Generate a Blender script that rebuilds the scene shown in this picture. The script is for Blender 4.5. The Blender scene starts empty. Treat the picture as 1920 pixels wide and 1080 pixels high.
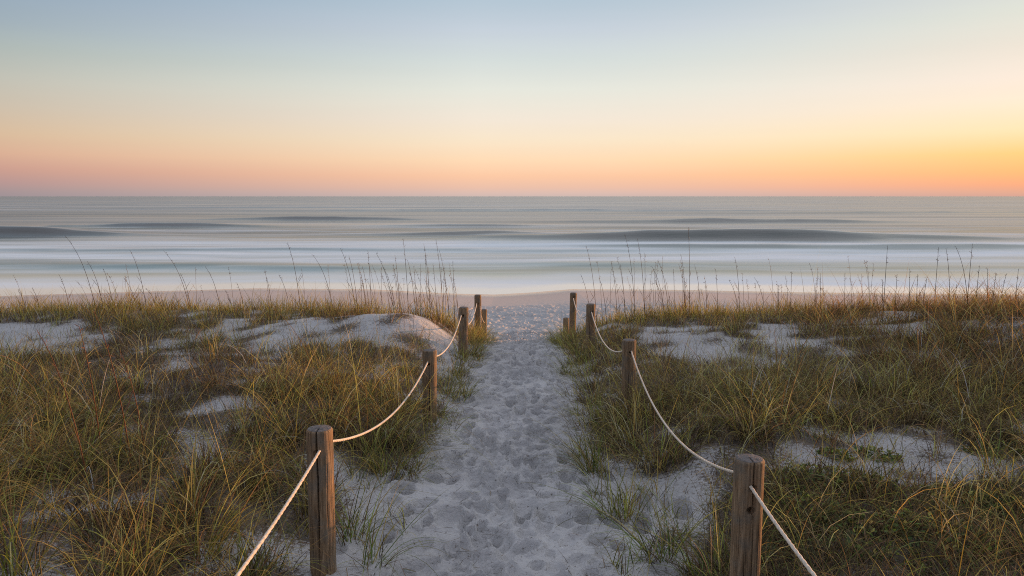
import bpy, math, random
import numpy as np
from mathutils import Vector

# ------------------------------------------------------------------ camera, sky, sun, exposure
EYE = 4.6                       # eye above sea level
F = 1400.0                      # focal length in pixels of a 1920 px wide frame
PITCH = math.atan(172.0 / F)    # the horizon sits 172 px above the middle
SUN_AZ = math.radians(56)       # clockwise from straight ahead
SUN_EL = math.radians(2.1)
sc = bpy.context.scene
COL = sc.collection
cam_d = bpy.data.cameras.new('camera')
cam = bpy.data.objects.new('camera', cam_d)
COL.objects.link(cam)
cam.location = (0, 0, EYE)
cam.rotation_euler = (math.pi / 2 - PITCH, 0, 0)
cam_d.sensor_width = 36.0
cam_d.lens = F / 1920.0 * 36.0
cam_d.clip_end = 60000
cam_d.clip_start = 0.05
sc.camera = cam
sc.view_settings.view_transform = 'Standard'
sc.view_settings.look = 'None'
sc.view_settings.exposure = 0.12
sc.view_settings.gamma = 1.0
sc.cycles.max_bounces = 6
sc.cycles.transparent_max_bounces = 4
sc.cycles.sample_clamp_indirect = 4.0
sc.cycles.filter_width = 1.05
sc.cycles.use_denoising = False     # fine blades stay crisp


def lin(h):
    h = h.lstrip('#')
    o = []
    for i in (0, 2, 4):
        c = int(h[i:i + 2], 16) / 255.0
        o.append(c / 12.92 if c <= 0.04045 else ((c + 0.055) / 1.055) ** 2.4)
    return o


def N(nt, typ, **kw):
    n = nt.nodes.new(typ)
    for k, v in kw.items():
        setattr(n, k, v)
    return n


def math_node(nt, op, a, b=None, c=None, clamp=False):
    n = nt.nodes.new('ShaderNodeMath')
    n.operation = op
    n.use_clamp = clamp
    for i, v in enumerate((a, b, c)):
        if v is None:
            continue
        if isinstance(v, (int, float)):
            n.inputs[i].default_value = v
        else:
            nt.links.new(v, n.inputs[i])
    return n.outputs[0]


def maprange(nt, v, a, b, c=0.0, d=1.0, smooth=True):
    n = nt.nodes.new('ShaderNodeMapRange')
    n.interpolation_type = 'SMOOTHSTEP' if smooth else 'LINEAR'
    nt.links.new(v, n.inputs['Value'])
    for k, x in (('From Min', a), ('From Max', b), ('To Min', c), ('To Max', d)):
        n.inputs[k].default_value = x
    return n.outputs['Result']


def mixc(nt, f, a, b, mode='MIX'):
    n = nt.nodes.new('ShaderNodeMix')
    n.data_type = 'RGBA'
    n.blend_type = mode
    if isinstance(f, (int, float)):
        n.inputs['Factor'].default_value = f
    else:
        nt.links.new(f, n.inputs['Factor'])
    for key, v in ((6, a), (7, b)):
        if isinstance(v, (tuple, list)):
            n.inputs[key].default_value = (v[0], v[1], v[2], 1)
        else:
            nt.links.new(v, n.inputs[key])
    return n.outputs[2]


def ramp(nt, fac, stops, interp='LINEAR'):
    n = nt.nodes.new('ShaderNodeValToRGB')
    cr = n.color_ramp
    cr.interpolation = interp
    while len(cr.elements) > 1:
        cr.elements.remove(cr.elements[-1])
    cr.elements[0].position = stops[0][0]
    cr.elements[0].color = (*stops[0][1], 1)
    for p, c in stops[1:]:
        e = cr.elements.new(p)
        e.color = (*c, 1)
    if fac is not None:
        nt.links.new(fac, n.inputs[0])
    return n.outputs[0]


world = bpy.data.worlds.new('World')
sc.world = world
world.use_nodes = True
wn = world.node_tree
wn.nodes.clear()
w_out = N(wn, 'ShaderNodeOutputWorld')
w_bg = N(wn, 'ShaderNodeBackground')
wn.links.new(w_bg.outputs[0], w_out.inputs[0])
tc = N(wn, 'ShaderNodeTexCoord')
sep = N(wn, 'ShaderNodeSeparateXYZ')
wn.links.new(tc.outputs['Generated'], sep.inputs[0])
zz = math_node(wn, 'MAXIMUM', sep.outputs[2], 0.0)
hx, hy = sep.outputs[0], sep.outputs[1]
hl = math_node(wn, 'SQRT', math_node(wn, 'ADD', math_node(wn, 'MULTIPLY', hx, hx),
                                     math_node(wn, 'ADD', math_node(wn, 'MULTIPLY', hy, hy), 1e-5)))
dotn = math_node(wn, 'ADD', math_node(wn, 'MULTIPLY', hx, math.sin(SUN_AZ)),
                 math_node(wn, 'MULTIPLY', hy, math.cos(SUN_AZ)))
ca = math_node(wn, 'DIVIDE', dotn, hl)      # cosine of the azimuth away from the sun


def elev_pos(f):
    py = f * 376.0
    return max(0.0, math.sin(math.atan((540 - py) / F) - PITCH))


OVER = [(0.36, (0.58, 0.60, 0.66)), (0.55, (0.60, 0.62, 0.72)), (1.0, (0.58, 0.61, 0.74))]


def sky_stops(lst, over):
    s = [(elev_pos(f), tuple(lin(h))) for f, h in lst]
    s = sorted(s, key=lambda q: q[0])
    return s + over


S_L = [(1.0, '8a8088'), (.955, '8f8288'), (.92, 'a08488'), (.86, 'b88c84'), (.8, 'c79b86'), (.72, 'c9aa8c'), (.6, 'b9ac99'),
       (.5, 'b0aea2'), (.36, '9aa5a2'), (.25, '8b9ca8'), (0, '7691a8')]
S_C = [(1.0, 'c9b2ab'), (.965, 'd2b6ac'), (.935, 'e3baa5'), (.88, 'f3c2a0'), (.8, 'f6d4b0'), (.7, 'f1dec3'), (.6, 'ebdfcf'),
       (.45, 'dedfd5'), (.3, 'cdd5d3'), (.15, 'bfc9d3'), (0, 'aebfcc')]
S_R = [(1.0, 'cf9c8c'), (.965, 'd9a28a'), (.93, 'f3a67c'), (.88, 'fbb775'), (.8, 'fbcb7c'), (.7, 'fbe0b0'), (.57, 'f9e5cd'),
       (.48, 'f4e2d2'), (.35, 'e8ddce'), (.2, 'dbdccf'), (0, 'cdd1d1')]
rL = ramp(wn, zz, sky_stops(S_L, [(0.36, (0.22, 0.30, 0.40)), (0.6, (0.38, 0.43, 0.54)), (1.0, (0.58, 0.61, 0.74))]))
rC = ramp(wn, zz, sky_stops(S_C, OVER))
rR = ramp(wn, zz, sky_stops(S_R, [(0.36, (0.60, 0.62, 0.66)), (0.55, (0.62, 0.64, 0.72)), (1.0, (0.58, 0.61, 0.74))]))
m1 = mixc(wn, maprange(wn, ca, -0.14, 0.52, smooth=False), rL, rC)
# the sky behind the viewer, away from the sunset, is already dim and blue
rB = ramp(wn, zz, [(0.0, (0.10, 0.11, 0.16)), (0.3, (0.13, 0.15, 0.22)), (0.6, (0.28, 0.31, 0.41)), (0.85, (0.50, 0.54, 0.66)), (1.0, (0.58, 0.61, 0.74))])
m1 = mixc(wn, maprange(wn, hy, -0.02, -0.30), m1, rB)
m2 = mixc(wn, math_node(wn, 'POWER', maprange(wn, ca, 0.56, 0.945, smooth=False), 2.3), m1, rR)
# thin uneven haze streaks low in the sky
mp = N(wn, 'ShaderNodeMapping')
mp.inputs['Scale'].default_value = (1.2, 1.2, 22)
wn.links.new(tc.outputs['Generated'], mp.inputs[0])
wz = N(wn, 'ShaderNodeTexNoise')
wz.inputs['Scale'].default_value = 2.2
wz.inputs['Detail'].default_value = 3
wn.links.new(mp.outputs[0], wz.inputs['Vector'])
st = maprange(wn, wz.outputs[0], 0.3, 0.7, 0.994, 1.006)
cmb = N(wn, 'ShaderNodeCombineColor')
for i in range(3):
    wn.links.new(st, cmb.inputs[i])
m3 = mixc(wn, 1.0, m2, cmb.outputs[0], 'MULTIPLY')
# the physical sky adds its own glow round the sun
nis = N(wn, 'ShaderNodeTexSky', sky_type='NISHITA')
nis.sun_disc = False
nis.sun_elevation = SUN_EL
nis.sun_rotation = SUN_AZ
m4 = mixc(wn, 0.004, m3, nis.outputs[0], 'ADD')
wn.links.new(m4, w_bg.inputs[0])
w_bg.inputs[1].default_value = 1.0

sun_d = bpy.data.lights.new('sun', 'SUN')
sun_d.energy = 5.0
sun_d.angle = math.radians(0.5)
sun_d.color = (1.0, 0.47, 0.19)
sun = bpy.data.objects.new('sun', sun_d)
COL.objects.link(sun)
sdir = Vector((math.sin(SUN_AZ) * math.cos(SUN_EL), math.cos(SUN_AZ) * math.cos(SUN_EL), math.sin(SUN_EL)))
sun.rotation_euler = sdir.to_track_quat('Z', 'Y').to_euler()

# ------------------------------------------------------------------ helpers
rng = np.random.default_rng(7)


def hash2(ix, iy, seed):
    h = (ix.astype(np.int64) * 374761393 + iy.astype(np.int64) * 668265263 + seed * 974634777) & 0xFFFFFFFF
    h = ((h ^ (h >> 13)) * 1274126177) & 0xFFFFFFFF
    h = h ^ (h >> 16)
    return (h & 0xFFFFFF) / float(0xFFFFFF)


def vnoise(x, y, seed=0):
    x = np.asarray(x, float)
    y = np.asarray(y, float)
    ix = np.floor(x)
    iy = np.floor(y)
    fx = x - ix
    fy = y - iy
    fx = fx * fx * fx * (fx * (fx * 6 - 15) + 10)
    fy = fy * fy * fy * (fy * (fy * 6 - 15) + 10)
    a = hash2(ix, iy, seed)
    b = hash2(ix + 1, iy, seed)
    c = hash2(ix, iy + 1, seed)
    d = hash2(ix + 1, iy + 1, seed)
    return (a + (b - a) * fx + (c - a) * fy + (a - b - c + d) * fx * fy) * 2 - 1


def fbm(x, y, oct=4, seed=0):
    s = 0.0
    a = 1.0
    t = 0.0
    for o in range(oct):
        s = s + a * vnoise(np.asarray(x) * 2 ** o + o * 17.3, np.asarray(y) * 2 ** o - o * 9.1, seed + o)
        t += a
        a *= 0.5
    return s / t


def sstep(a, b, x):
    t = np.clip((x - a) / (b - a), 0, 1)
    return t * t * (3 - 2 * t)


def ray(px, py):
    u = (px - 960.0) / F
    v = (540.0 - py) / F
    c, s = math.cos(PITCH), math.sin(PITCH)
    return Vector((u, c + v * s, -s + v * c))


def at(px, py, y):
    d = ray(px, py)
    return Vector((0, 0, EYE)) + d * (y / d.y)


def project(x, y, z):
    c, s = math.cos(PITCH), math.sin(PITCH)
    dz = z - EYE
    dep = y * c - dz * s
    up = y * s + dz * c
    return 960 + F * x / dep, 540 - F * up / dep


def tag(o, label=None, cat=None, group=None, kind=None):
    if label:
        o['label'] = label
    if cat:
        o['category'] = cat
    if group:
        o['group'] = group
    if kind:
        o['kind'] = kind
    return o


def np_mesh(name, verts, faces, mat=None, cols=None, smooth=True, attr='Col'):
    """verts (n,3); faces (m,k) all of the same k"""
    me = bpy.data.meshes.new(name)
    verts = np.ascontiguousarray(verts, np.float32)
    faces = np.ascontiguousarray(faces, np.int32)
    m, k = faces.shape
    me.vertices.add(len(verts))
    me.vertices.foreach_set('co', verts.ravel())
    me.loops.add(m * k)
    me.loops.foreach_set('vertex_index', faces.ravel())
    me.polygons.add(m)
    me.polygons.foreach_set('loop_start', np.arange(0, m * k, k, dtype=np.int32))
    me.polygons.foreach_set('use_smooth', np.full(m, smooth))
    if cols is not None:
        a = me.attributes.new(attr, 'FLOAT_COLOR', 'POINT')
        c4 = np.ones((len(verts), 4), np.float32)
        c4[:, :3] = cols
        a.data.foreach_set('color', c4.ravel())
    me.update(calc_edges=True)
    if mat:
        me.materials.append(mat)
    return me


def link(name, me, parent=None, loc=None):
    o = bpy.data.objects.new(name, me)
    COL.objects.link(o)
    if parent:
        o.parent = parent
    if loc is not None:
        o.location = loc
    return o


def grid_faces(nr, nc):
    i = np.arange(nr - 1)[:, None] * nc + np.arange(nc - 1)[None, :]
    return np.stack([i, i + 1, i + 1 + nc, i + nc], -1).reshape(-1, 4)


def new_mat(name):
    m = bpy.data.materials.new(name)
    m.use_nodes = True
    m.node_tree.nodes.clear()
    return m, m.node_tree


# ------------------------------------------------------------------ ground shape
_yd = np.array([-30, -5, 0, 3, 4.5, 8.3, 12, 14.3, 16, 18, 22, 28, 32, 36, 45, 60, 120], float)
_dd = np.array([1.3, 1.5, 1.80, 2.20, 2.38, 2.60, 2.74, 2.90, 3.18, 3.48, 3.78, 4.12, 4.34, 4.62, 5.25, 6.0, 9.0])
_yf = np.linspace(-30, 120, 3001)
_df = np.interp(_yf, _yd, _dd)
_k = np.exp(-0.5 * (np.arange(-40, 41) * 0.05 / 0.45) ** 2)
_df = np.convolve(np.pad(_df, 40, mode='edge'), _k / _k.sum(), mode='valid')
_wx = np.array([-60, -30, -24, -19, -13, -7, -3, -.8, 1.0, 3, 8, 14, 24, 40, 60], float)
_wy = np.array([35, 34.2, 34.6, 36.0, 37.6, 37.2, 35.6, 35.2, 36.0, 37.3, 37.0, 36.0, 35.2, 36, 36])
# mounds: x, y, sx left, sx right, sy front, sy back, height
MOUNDS = [(-2.0, 13.0, 1.7, 0.62, 1.2, 1.3, 0.44),
          (-6.5, 13.0, 2.2, 2.2, 1.2, 1.3, 0.13),
          (-4.0, 15.6, 9.0, 1.0, 1.0, 1.5, 0.24),
          (-12., 15.6, 6.0, 6.0, 1.2, 1.5, 0.12),
          (4.2, 12.3, 1.6, 1.6, 1.2, 1.3, 0.16),
          (3.6, 15.6, 1.3, 9.0, 1.1, 1.5, 0.22),
          (8.4, 11.8, 1.9, 3.5, 2.3, 2.2, 0.62),
          (2.0, 6.9, 0.55, 1.2, 0.8, 1.0, 0.16),
          (-2.3, 8.3, 1.2, 0.6, 0.9, 0.9, 0.10),
          (-4.5, 9.8, 1.6, 1.6, 0.9, 0.9, 0.16),
          (-3.2, 4.6, 0.9, 0.5, 0.7, 0.8, 0.10)]


def path_mid(y):
    return np.interp(y, [3, 8.3, 12.4, 17, 25], [0.02, 0.18, 0.26, 0.30, 0.3])


def H(x, y):
    x = np.asarray(x, float)
    y = np.asarray(y, float)
    x, y = np.broadcast_arrays(x, y)
    far = sstep(20, 30, y)
    ys = y - (np.interp(x, _wx, _wy) - 36.0) * far
    z = EYE - np.interp(ys, _yf, _df)
    dx = np.abs(x - path_mid(y))
    dune = 1 - sstep(16.8, 20.0, y)
    s0 = np.interp(y, [3, 5.5, 8], [1.25, 1.05, 0.75])
    side = sstep(s0, s0 + 1.15, dx)
    rise = np.interp(y, [0, 4, 8, 12, 15.5, 18], [0.05, 0.12, 0.16, 0.20, 0.36, 0.25])
    z = z + side * rise * dune
    ms = sstep(0.7, 1.35, dx)
    for (mx, my, sl, sr, sf, sb, h) in MOUNDS:
        ex = np.where(x < mx, (x - mx) / sl, (x - mx) / sr)
        ey = np.where(y < my, (y - my) / sf, (y - my) / sb)
        z = z + h * np.exp(-0.5 * (ex * ex + ey * ey)) * ms
    z = z + side * dune * (0.085 * fbm(x * 0.55, y * 0.55, 3, 11) + 0.02 * fbm(x * 2.2, y * 2.2, 2, 31))
    return z


def ground_hit(px, py):
    d = ray(px, py)
    y = np.arange(1.0, 60, 0.01)
    t = y / d.y
    x = d.x * t
    z = EYE + d.z * t
    below = np.nonzero(z <= H(x, y))[0]
    i = below[0] if len(below) else len(y) - 1
    return float(x[i]), float(y[i])


# ------------------------------------------------------------------ materials
def mat_sand():
    m, nt = new_mat('pale_sand')
    out = N(nt, 'ShaderNodeOutputMaterial')
    b = N(nt, 'ShaderNodeBsdfPrincipled')
    nt.links.new(b.outputs[0], out.inputs[0])
    geo = N(nt, 'ShaderNodeNewGeometry')
    sp = N(nt, 'ShaderNodeSeparateXYZ')
    nt.links.new(geo.outputs['Position'], sp.inputs[0])

    def noise(scale, detail, rough=0.55, vec=None):
        n = N(nt, 'ShaderNodeTexNoise')
        n.inputs['Scale'].default_value = scale
        n.inputs['Detail'].default_value = detail
        n.inputs['Roughness'].default_value = rough
        nt.links.new(vec if vec is not None else geo.outputs['Position'], n.inputs['Vector'])
        return n.outputs[0]
    n1 = noise(0.9, 4)
    n2 = noise(26, 5, 0.7)
    n3 = noise(5.0, 4)
    base = ramp(nt, n1, [(0.3, (0.42, 0.41, 0.395)), (0.7, (0.54, 0.53, 0.512))])
    speck = maprange(nt, n2, 0.30, 0.42, 0.80, 1.0)
    cc = N(nt, 'ShaderNodeCombineColor')
    for i in range(3):
        nt.links.new(speck, cc.inputs[i])
    dry = mixc(nt, 1.0, base, cc.outputs[0], 'MULTIPLY')
    lit = N(nt, 'ShaderNodeAttribute', attribute_name='LitterShade')
    n4 = noise(30, 8, 0.8)
    lm = maprange(nt, math_node(nt, 'ADD', math_node(nt, 'MULTIPLY', lit.outputs['Fac'], 0.50), math_node(nt, 'MULTIPLY_ADD', n4, 3.0, -1.5)), 0.15, 0.50)
    thatch_shade = ramp(nt, n3, [(0.35, (0.045, 0.032, 0.022)), (0.65, (0.15, 0.105, 0.065))])  # dead litter tone, darkened to paint in the shade under the grass
    dry = mixc(nt, math_node(nt, 'MULTIPLY', lm, 0.88), dry, thatch_shade)
    # beach: darker, warmer packed sand seaward; wet and glossy at the water
    jig = math_node(nt, 'MULTIPLY_ADD', n1, 0.12, -0.06)
    zj = math_node(nt, 'ADD', sp.outputs[2], jig)
    packed = maprange(nt, zj, 0.62, 0.34)
    wet = maprange(nt, zj, 0.30, 0.02)
    inland = maprange(nt, sp.outputs[1], 19, 24)
    pk = math_node(nt, 'MULTIPLY', packed, inland)
    wt = math_node(nt, 'MULTIPLY', wet, inland)
    c2 = mixc(nt, pk, dry, (0.60, 0.485, 0.41))
    c3 = mixc(nt, wt, c2, (0.46, 0.36, 0.295))
    nt.links.new(c3, b.inputs['Base Color'])
    rg = math_node(nt, 'MULTIPLY_ADD', wt, -0.78, 0.95)
    nt.links.new(rg, b.inputs['Roughness'])
    b.inputs['Specular IOR Level'].default_value = 0.3
    # grain and small pocks, smoothed away on the packed strand
    hsum = math_node(nt, 'ADD', math_node(nt, 'MULTIPLY', n3, 0.07), math_node(nt, 'MULTIPLY', n2, 0.016))
    bp = N(nt, 'ShaderNodeBump')
    bp.inputs['Distance'].default_value = 1.0
    nt.links.new(hsum, bp.inputs['Height'])
    nt.links.new(math_node(nt, 'MULTIPLY_ADD', pk, -0.9, 1.0), bp.inputs['Strength'])
    nt.links.new(bp.outputs[0], b.inputs['Normal'])
    return m


def mat_grass(name, transl=0.35):
    m, nt = new_mat(name)
    out = N(nt, 'ShaderNodeOutputMaterial')
    at_ = N(nt, 'ShaderNodeAttribute', attribute_name='Col')
    df = N(nt, 'ShaderNodeBsdfDiffuse')
    tr = N(nt, 'ShaderNodeBsdfTranslucent')
    gl = N(nt, 'ShaderNodeBsdfGlossy')
    gl.inputs['Roughness'].default_value = 0.45
    gl.inputs['Color'].default_value = (0.5, 0.5, 0.5, 1)
    nt.links.new(at_.outputs['Color'], df.inputs[0])
    nt.links.new(at_.outputs['Color'], tr.inputs[0])
    mx = N(nt, 'ShaderNodeMixShader')
    mx.inputs[0].default_value = transl
    nt.links.new(df.outputs[0], mx.inputs[1])
    nt.links.new(tr.outputs[0], mx.inputs[2])
    mg = N(nt, 'ShaderNodeMixShader')
    mg.inputs[0].default_value = 0.04
    nt.links.new(mx.outputs[0], mg.inputs[1])
    nt.links.new(gl.outputs[0], mg.inputs[2])
    nt.links.new(mg.outputs[0], out.inputs[0])
    return m


def mat_wood(name, end=False):
    m, nt = new_mat(name)
    out = N(nt, 'ShaderNodeOutputMaterial')
    b = N(nt, 'ShaderNodeBsdfPrincipled')
    nt.links.new(b.outputs[0], out.inputs[0])
    tcn = N(nt, 'ShaderNodeTexCoord')
    oi = N(nt, 'ShaderNodeObjectInfo')
    off = N(nt, 'ShaderNodeVectorMath', operation='ADD')
    nt.links.new(tcn.outputs['Object'], off.inputs[0])
    sc3 = N(nt, 'ShaderNodeVectorMath', operation='SCALE')
    sc3.inputs[0].default_value = (17.0, 9.0, 31.0)
    nt.links.new(oi.outputs['Random'], sc3.inputs['Scale'])
    nt.links.new(sc3.outputs[0], off.inputs[1])
    mp_ = N(nt, 'ShaderNodeMapping')
    mp_.inputs['Scale'].default_value = (1, 1, 0.06) if not end else (1, 1, 1)
    nt.links.new(off.outputs[0], mp_.inputs[0])
    n1 = N(nt, 'ShaderNodeTexNoise')
    n1.inputs['Scale'].default_value = 70 if not end else 45
    n1.inputs['Detail'].default_value = 6
    n1.inputs['Roughness'].default_value = 0.65
    nt.links.new(mp_.outputs[0], n1.inputs['Vector'])
    n2 = N(nt, 'ShaderNodeTexNoise')
    n2.inputs['Scale'].default_value = 9
    n2.inputs['Detail'].default_value = 4
    nt.links.new(off.outputs[0], n2.inputs['Vector'])
    if end:
        wv = N(nt, 'ShaderNodeTexWave', wave_type='RINGS', rings_direction='Z')
        wv.inputs['Scale'].default_value = 34
        wv.inputs['Distortion'].default_value = 2.5
        wv.inputs['Detail'].default_value = 3
        nt.links.new(tcn.outputs['Object'], wv.inputs['Vector'])
        hgt = math_node(nt, 'ADD', math_node(nt, 'MULTIPLY', wv.outputs['Fac'], 0.3), n1.outputs[0])
        c = ramp(nt, n1.outputs[0], [(0.3, (0.10, 0.085, 0.075)), (0.7, (0.24, 0.215, 0.20))])
        dist = 0.006
    else:
        hgt = n1.outputs[0]
        c1 = ramp(nt, n1.outputs[0], [(0.30, (0.085, 0.055, 0.032)), (0.48, (0.28, 0.185, 0.105)), (0.72, (0.52, 0.37, 0.23))])
        c = mixc(nt, maprange(nt, n2.outputs[0], 0.42, 0.70, 0.0, 0.7), c1, (0.20, 0.18, 0.145))
        dist = 0.016
    nt.links.new(c, b.inputs['Base Color'])
    b.inputs['Roughness'].default_value = 0.85
    b.inputs['Specular IOR Level'].default_value = 0.2
    bp = N(nt, 'ShaderNodeBump')
    bp.inputs['Distance'].default_value = dist
    nt.links.new(hgt, bp.inputs['Height'])
    nt.links.new(bp.outputs[0], b.inputs['Normal'])
    return m


def mat_rope():
    m, nt = new_mat('rope_fibre')
    out = N(nt, 'ShaderNodeOutputMaterial')
    b = N(nt, 'ShaderNodeBsdfPrincipled')
    nt.links.new(b.outputs[0], out.inputs[0])
    geo = N(nt, 'ShaderNodeNewGeometry')
    n1 = N(nt, 'ShaderNodeTexNoise')
    n1.inputs['Scale'].default_value = 60
    n1.inputs['Detail'].default_value = 4
    nt.links.new(geo.outputs['Position'], n1.inputs['Vector'])
    c = ramp(nt, n1.outputs[0], [(0.3, (0.50, 0.42, 0.32)), (0.7, (0.80, 0.71, 0.58))])
    nt.links.new(c, b.inputs['Base Color'])
    b.inputs['Roughness'].default_value = 0.8
    return m


def mat_sea():
    m, nt = new_mat('sea_water')
    out = N(nt, 'ShaderNodeOutputMaterial')
    wtr = N(nt, 'ShaderNodeBsdfPrincipled')
    wtr.inputs['Base Color'].default_value = (0.035, 0.055, 0.058, 1)
    wtr.inputs['Roughness'].default_value = 0.22
    wtr.inputs['IOR'].default_value = 1.33
    wtr.inputs['Specular IOR Level'].default_value = 0.5
    geo = N(nt, 'ShaderNodeNewGeometry')
    mp_ = N(nt, 'ShaderNodeMapping')
    mp_.inputs['Scale'].default_value = (0.10, 0.55, 1)
    nt.links.new(geo.outputs['Position'], mp_.inputs[0])
    n1 = N(nt, 'ShaderNodeTexNoise')
    n1.inputs['Scale'].default_value = 1.0
    n1.inputs['Detail'].default_value = 4
    n1.inputs['Roughness'].default_value = 0.6
    nt.links.new(mp_.outputs[0], n1.inputs['Vector'])
    mp5 = N(nt, 'ShaderNodeMapping')
    mp5.inputs['Scale'].default_value = (0.010, 0.07, 1)
    nt.links.new(geo.outputs['Position'], mp5.inputs[0])
    n5 = N(nt, 'ShaderNodeTexNoise')
    n5.inputs['Scale'].default_value = 1.0
    n5.inputs['Detail'].default_value = 5
    nt.links.new(mp5.outputs[0], n5.inputs['Vector'])
    bp = N(nt, 'ShaderNodeBump')
    bp.inputs['Distance'].default_value = 0.105
    spz = N(nt, 'ShaderNodeSeparateXYZ')
    nt.links.new(geo.outputs['Position'], spz.inputs[0])
    nt.links.new(maprange(nt, spz.outputs[1], 38, 110, 0.0, 1.0), bp.inputs['Strength'])
    nt.links.new(math_node(nt, 'ADD', maprange(nt, spz.outputs[1], 39, 48, 0.06, 0.26), math_node(nt, 'MULTIPLY_ADD', n5.outputs[0], 0.30, -0.15)), wtr.inputs['Roughness'])
    nt.links.new(n1.outputs[0], bp.inputs['Height'])
    nt.links.new(bp.outputs[0], wtr.inputs['Normal'])
    fo = N(nt, 'ShaderNodeBsdfDiffuse')
    fo.inputs[0].default_value = (0.88, 0.92, 0.91, 1)
    at_ = N(nt, 'ShaderNodeAttribute', attribute_name='Foam')
    sp = N(nt, 'ShaderNodeSeparateColor')
    nt.links.new(at_.outputs['Color'], sp.inputs[0])
    # green channel: how much pale sand is stirred into the shallow water
    deepc = mixc(nt, maprange(nt, spz.outputs[1], 110, 260), (0.075, 0.058, 0.040), (0.085, 0.11, 0.135))
    wc = mixc(nt, sp.outputs[1], deepc, (0.12, 0.27, 0.245))
    film_sheen = maprange(nt, spz.outputs[1], 41.5, 38.5)
    wc = mixc(nt, film_sheen, wc, (0.86, 0.74, 0.66))  # warm sky reflection on the thin water, painted into its base colour
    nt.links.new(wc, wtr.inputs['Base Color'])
    mx = N(nt, 'ShaderNodeMixShader')
    nt.links.new(sp.outputs[0], mx.inputs[0])
    nt.links.new(wtr.outputs[0], mx.inputs[1])
    nt.links.new(fo.outputs[0], mx.inputs[2])
    nt.links.new(mx.outputs[0], out.inputs[0])
    return m


SAND = mat_sand()
GRASS = mat_grass('grass_blades', 0.48)
WOOD = mat_wood('weathered_wood')
ENDW = mat_wood('end_grain_wood', True)
ROPE = mat_rope()
SEA = mat_sea()

# ------------------------------------------------------------------ where the grass grows
def inpoly(px, py, poly):
    ins = np.zeros(px.shape, bool)
    n = len(poly)
    for i in range(n):
        x0, y0 = poly[i]
        x1, y1 = poly[(i + 1) % n]
        c = ((y0 > py) != (y1 > py)) & (px < (x1 - x0) * (py - y0) / (y1 - y0 + 1e-9) + x0)
        ins ^= c
    return ins


# bare sand, as outlines on the ground (converted once from the photograph into ground points)
BARE = [([(595, 625), (640, 612), (700, 597), (765, 592), (815, 604), (862, 640), (890, 700), (835, 665), (760, 642), (680, 640)], .36),
        ([(-60, 618), (150, 606), (200, 630), (150, 658), (-60, 664)], .12),
        ([(370, 612), (420, 618), (560, 604), (605, 612), (540, 640), (430, 645)], .28),
        ([(365, 760), (470, 745), (490, 800), (380, 820)], .12), ([(530, 765), (610, 750), (600, 800), (520, 812)], .15),
        ([(-20, 985), (110, 950), (190, 1000), (170, 1090), (-20, 1090)], .18),
        ([(420, 950), (570, 940), (590, 1090), (400, 1090)], .22),
        ([(600, 830), (700, 870), (720, 930), (600, 930)], .25),
        ([(1040, 900), (1240, 885), (1375, 900), (1375, 1000), (1290, 1090), (1000, 1090)], .03),
        ([(1370, 845), (1500, 815), (1700, 800), (1800, 830), (1960, 880), (1960, 915), (1750, 915), (1600, 890), (1450, 880), (1380, 890)], .13),
        ([(1190, 628), (1290, 622), (1400, 650), (1480, 690), (1340, 690), (1230, 655)], .2), ([(1400, 612), (1640, 604), (1640, 618), (1420, 628)], .2)]


def edge_x(y):      # half-open sand corridor between the two dunes
    l = np.interp(y, [2.5, 4.3, 5.0, 5.8, 6.8, 7.4, 8.3, 10.5, 12.5, 15, 17, 18.5], [-1.5, -1.5, -1.45, -1.35, -1.12, -.98, -.88, -.80, -.76, -.70, -.66, -.9])
    r = np.interp(y, [2.5, 4.3, 5.0, 5.8, 6.4, 7.0, 8.3, 10.5, 12.5, 15, 17, 18.5], [1.1, 1.1, 1.1, 1.1, .95, .9, .98, .98, 1.1, 1.15, 1.15, 1.4])
    return l, r


cand = []
for (y0, y1, sp_) in ((2.2, 5.5, 0.20), (5.5, 9.0, 0.235), (9.0, 14.2, 0.29), (14.2, 17.4, 0.27)):
    yy = np.arange(y0, y1, sp_)
    for yv in yy:
        hw = min(0.80 * yv + 1.2, 16)
        n = int(2 * hw / sp_)
        xv = np.linspace(-hw, hw, n) + rng.uniform(-.5, .5, n) * sp_
        yv2 = yv + rng.uniform(-.5, .5, n) * sp_
        cand.append(np.stack([xv, yv2], -1))
cand = np.concatenate(cand)
el, er = edge_x(cand[:, 1])
keep = (cand[:, 0] < el) | (cand[:, 0] > er)
cand = cand[keep]
cz = H(cand[:, 0], cand[:, 1])
cpx, cpy = project(cand[:, 0], cand[:, 1], cz)
patch = fbm(cand[:, 0] * 1.1, cand[:, 1] * 1.1, 2, 77)
prob = 0.76 + 1.5 * (patch + 0.10)
prob = np.clip(np.where(cand[:, 1] > 14.2, 0.66 + 0.45 * prob, prob), 0.06, 0.95)
ridge_end = 16.9 + 0.5 * fbm(cand[:, 0] * .4, cand[:, 0] * 0, 2, 78)
prob = np.where(cand[:, 1] > ridge_end, 0.06, prob)
jx = 22 * fbm(cand[:, 0] * 2.3, cand[:, 1] * 2.3, 2, 83)
jy = 14 * fbm(cand[:, 0] * 2.3, cand[:, 1] * 2.3, 2, 87)
for poly, dens in BARE:
    prob = np.where(inpoly(cpx + jx, cpy + jy, poly), dens, prob)
THICK = [[(1105, 700), (1500, 690), (1480, 815), (1370, 868), (1240, 875), (1115, 850)], [(560, 660), (720, 660), (850, 720), (850, 800), (700, 830), (620, 790), (560, 740)],
         [(-50, 690), (480, 690), (480, 740), (340, 760), (300, 900), (560, 880), (560, 920), (-50, 930)], [(1480, 690), (1980, 660), (1980, 850), (1800, 810), (1500, 800)]]
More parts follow.
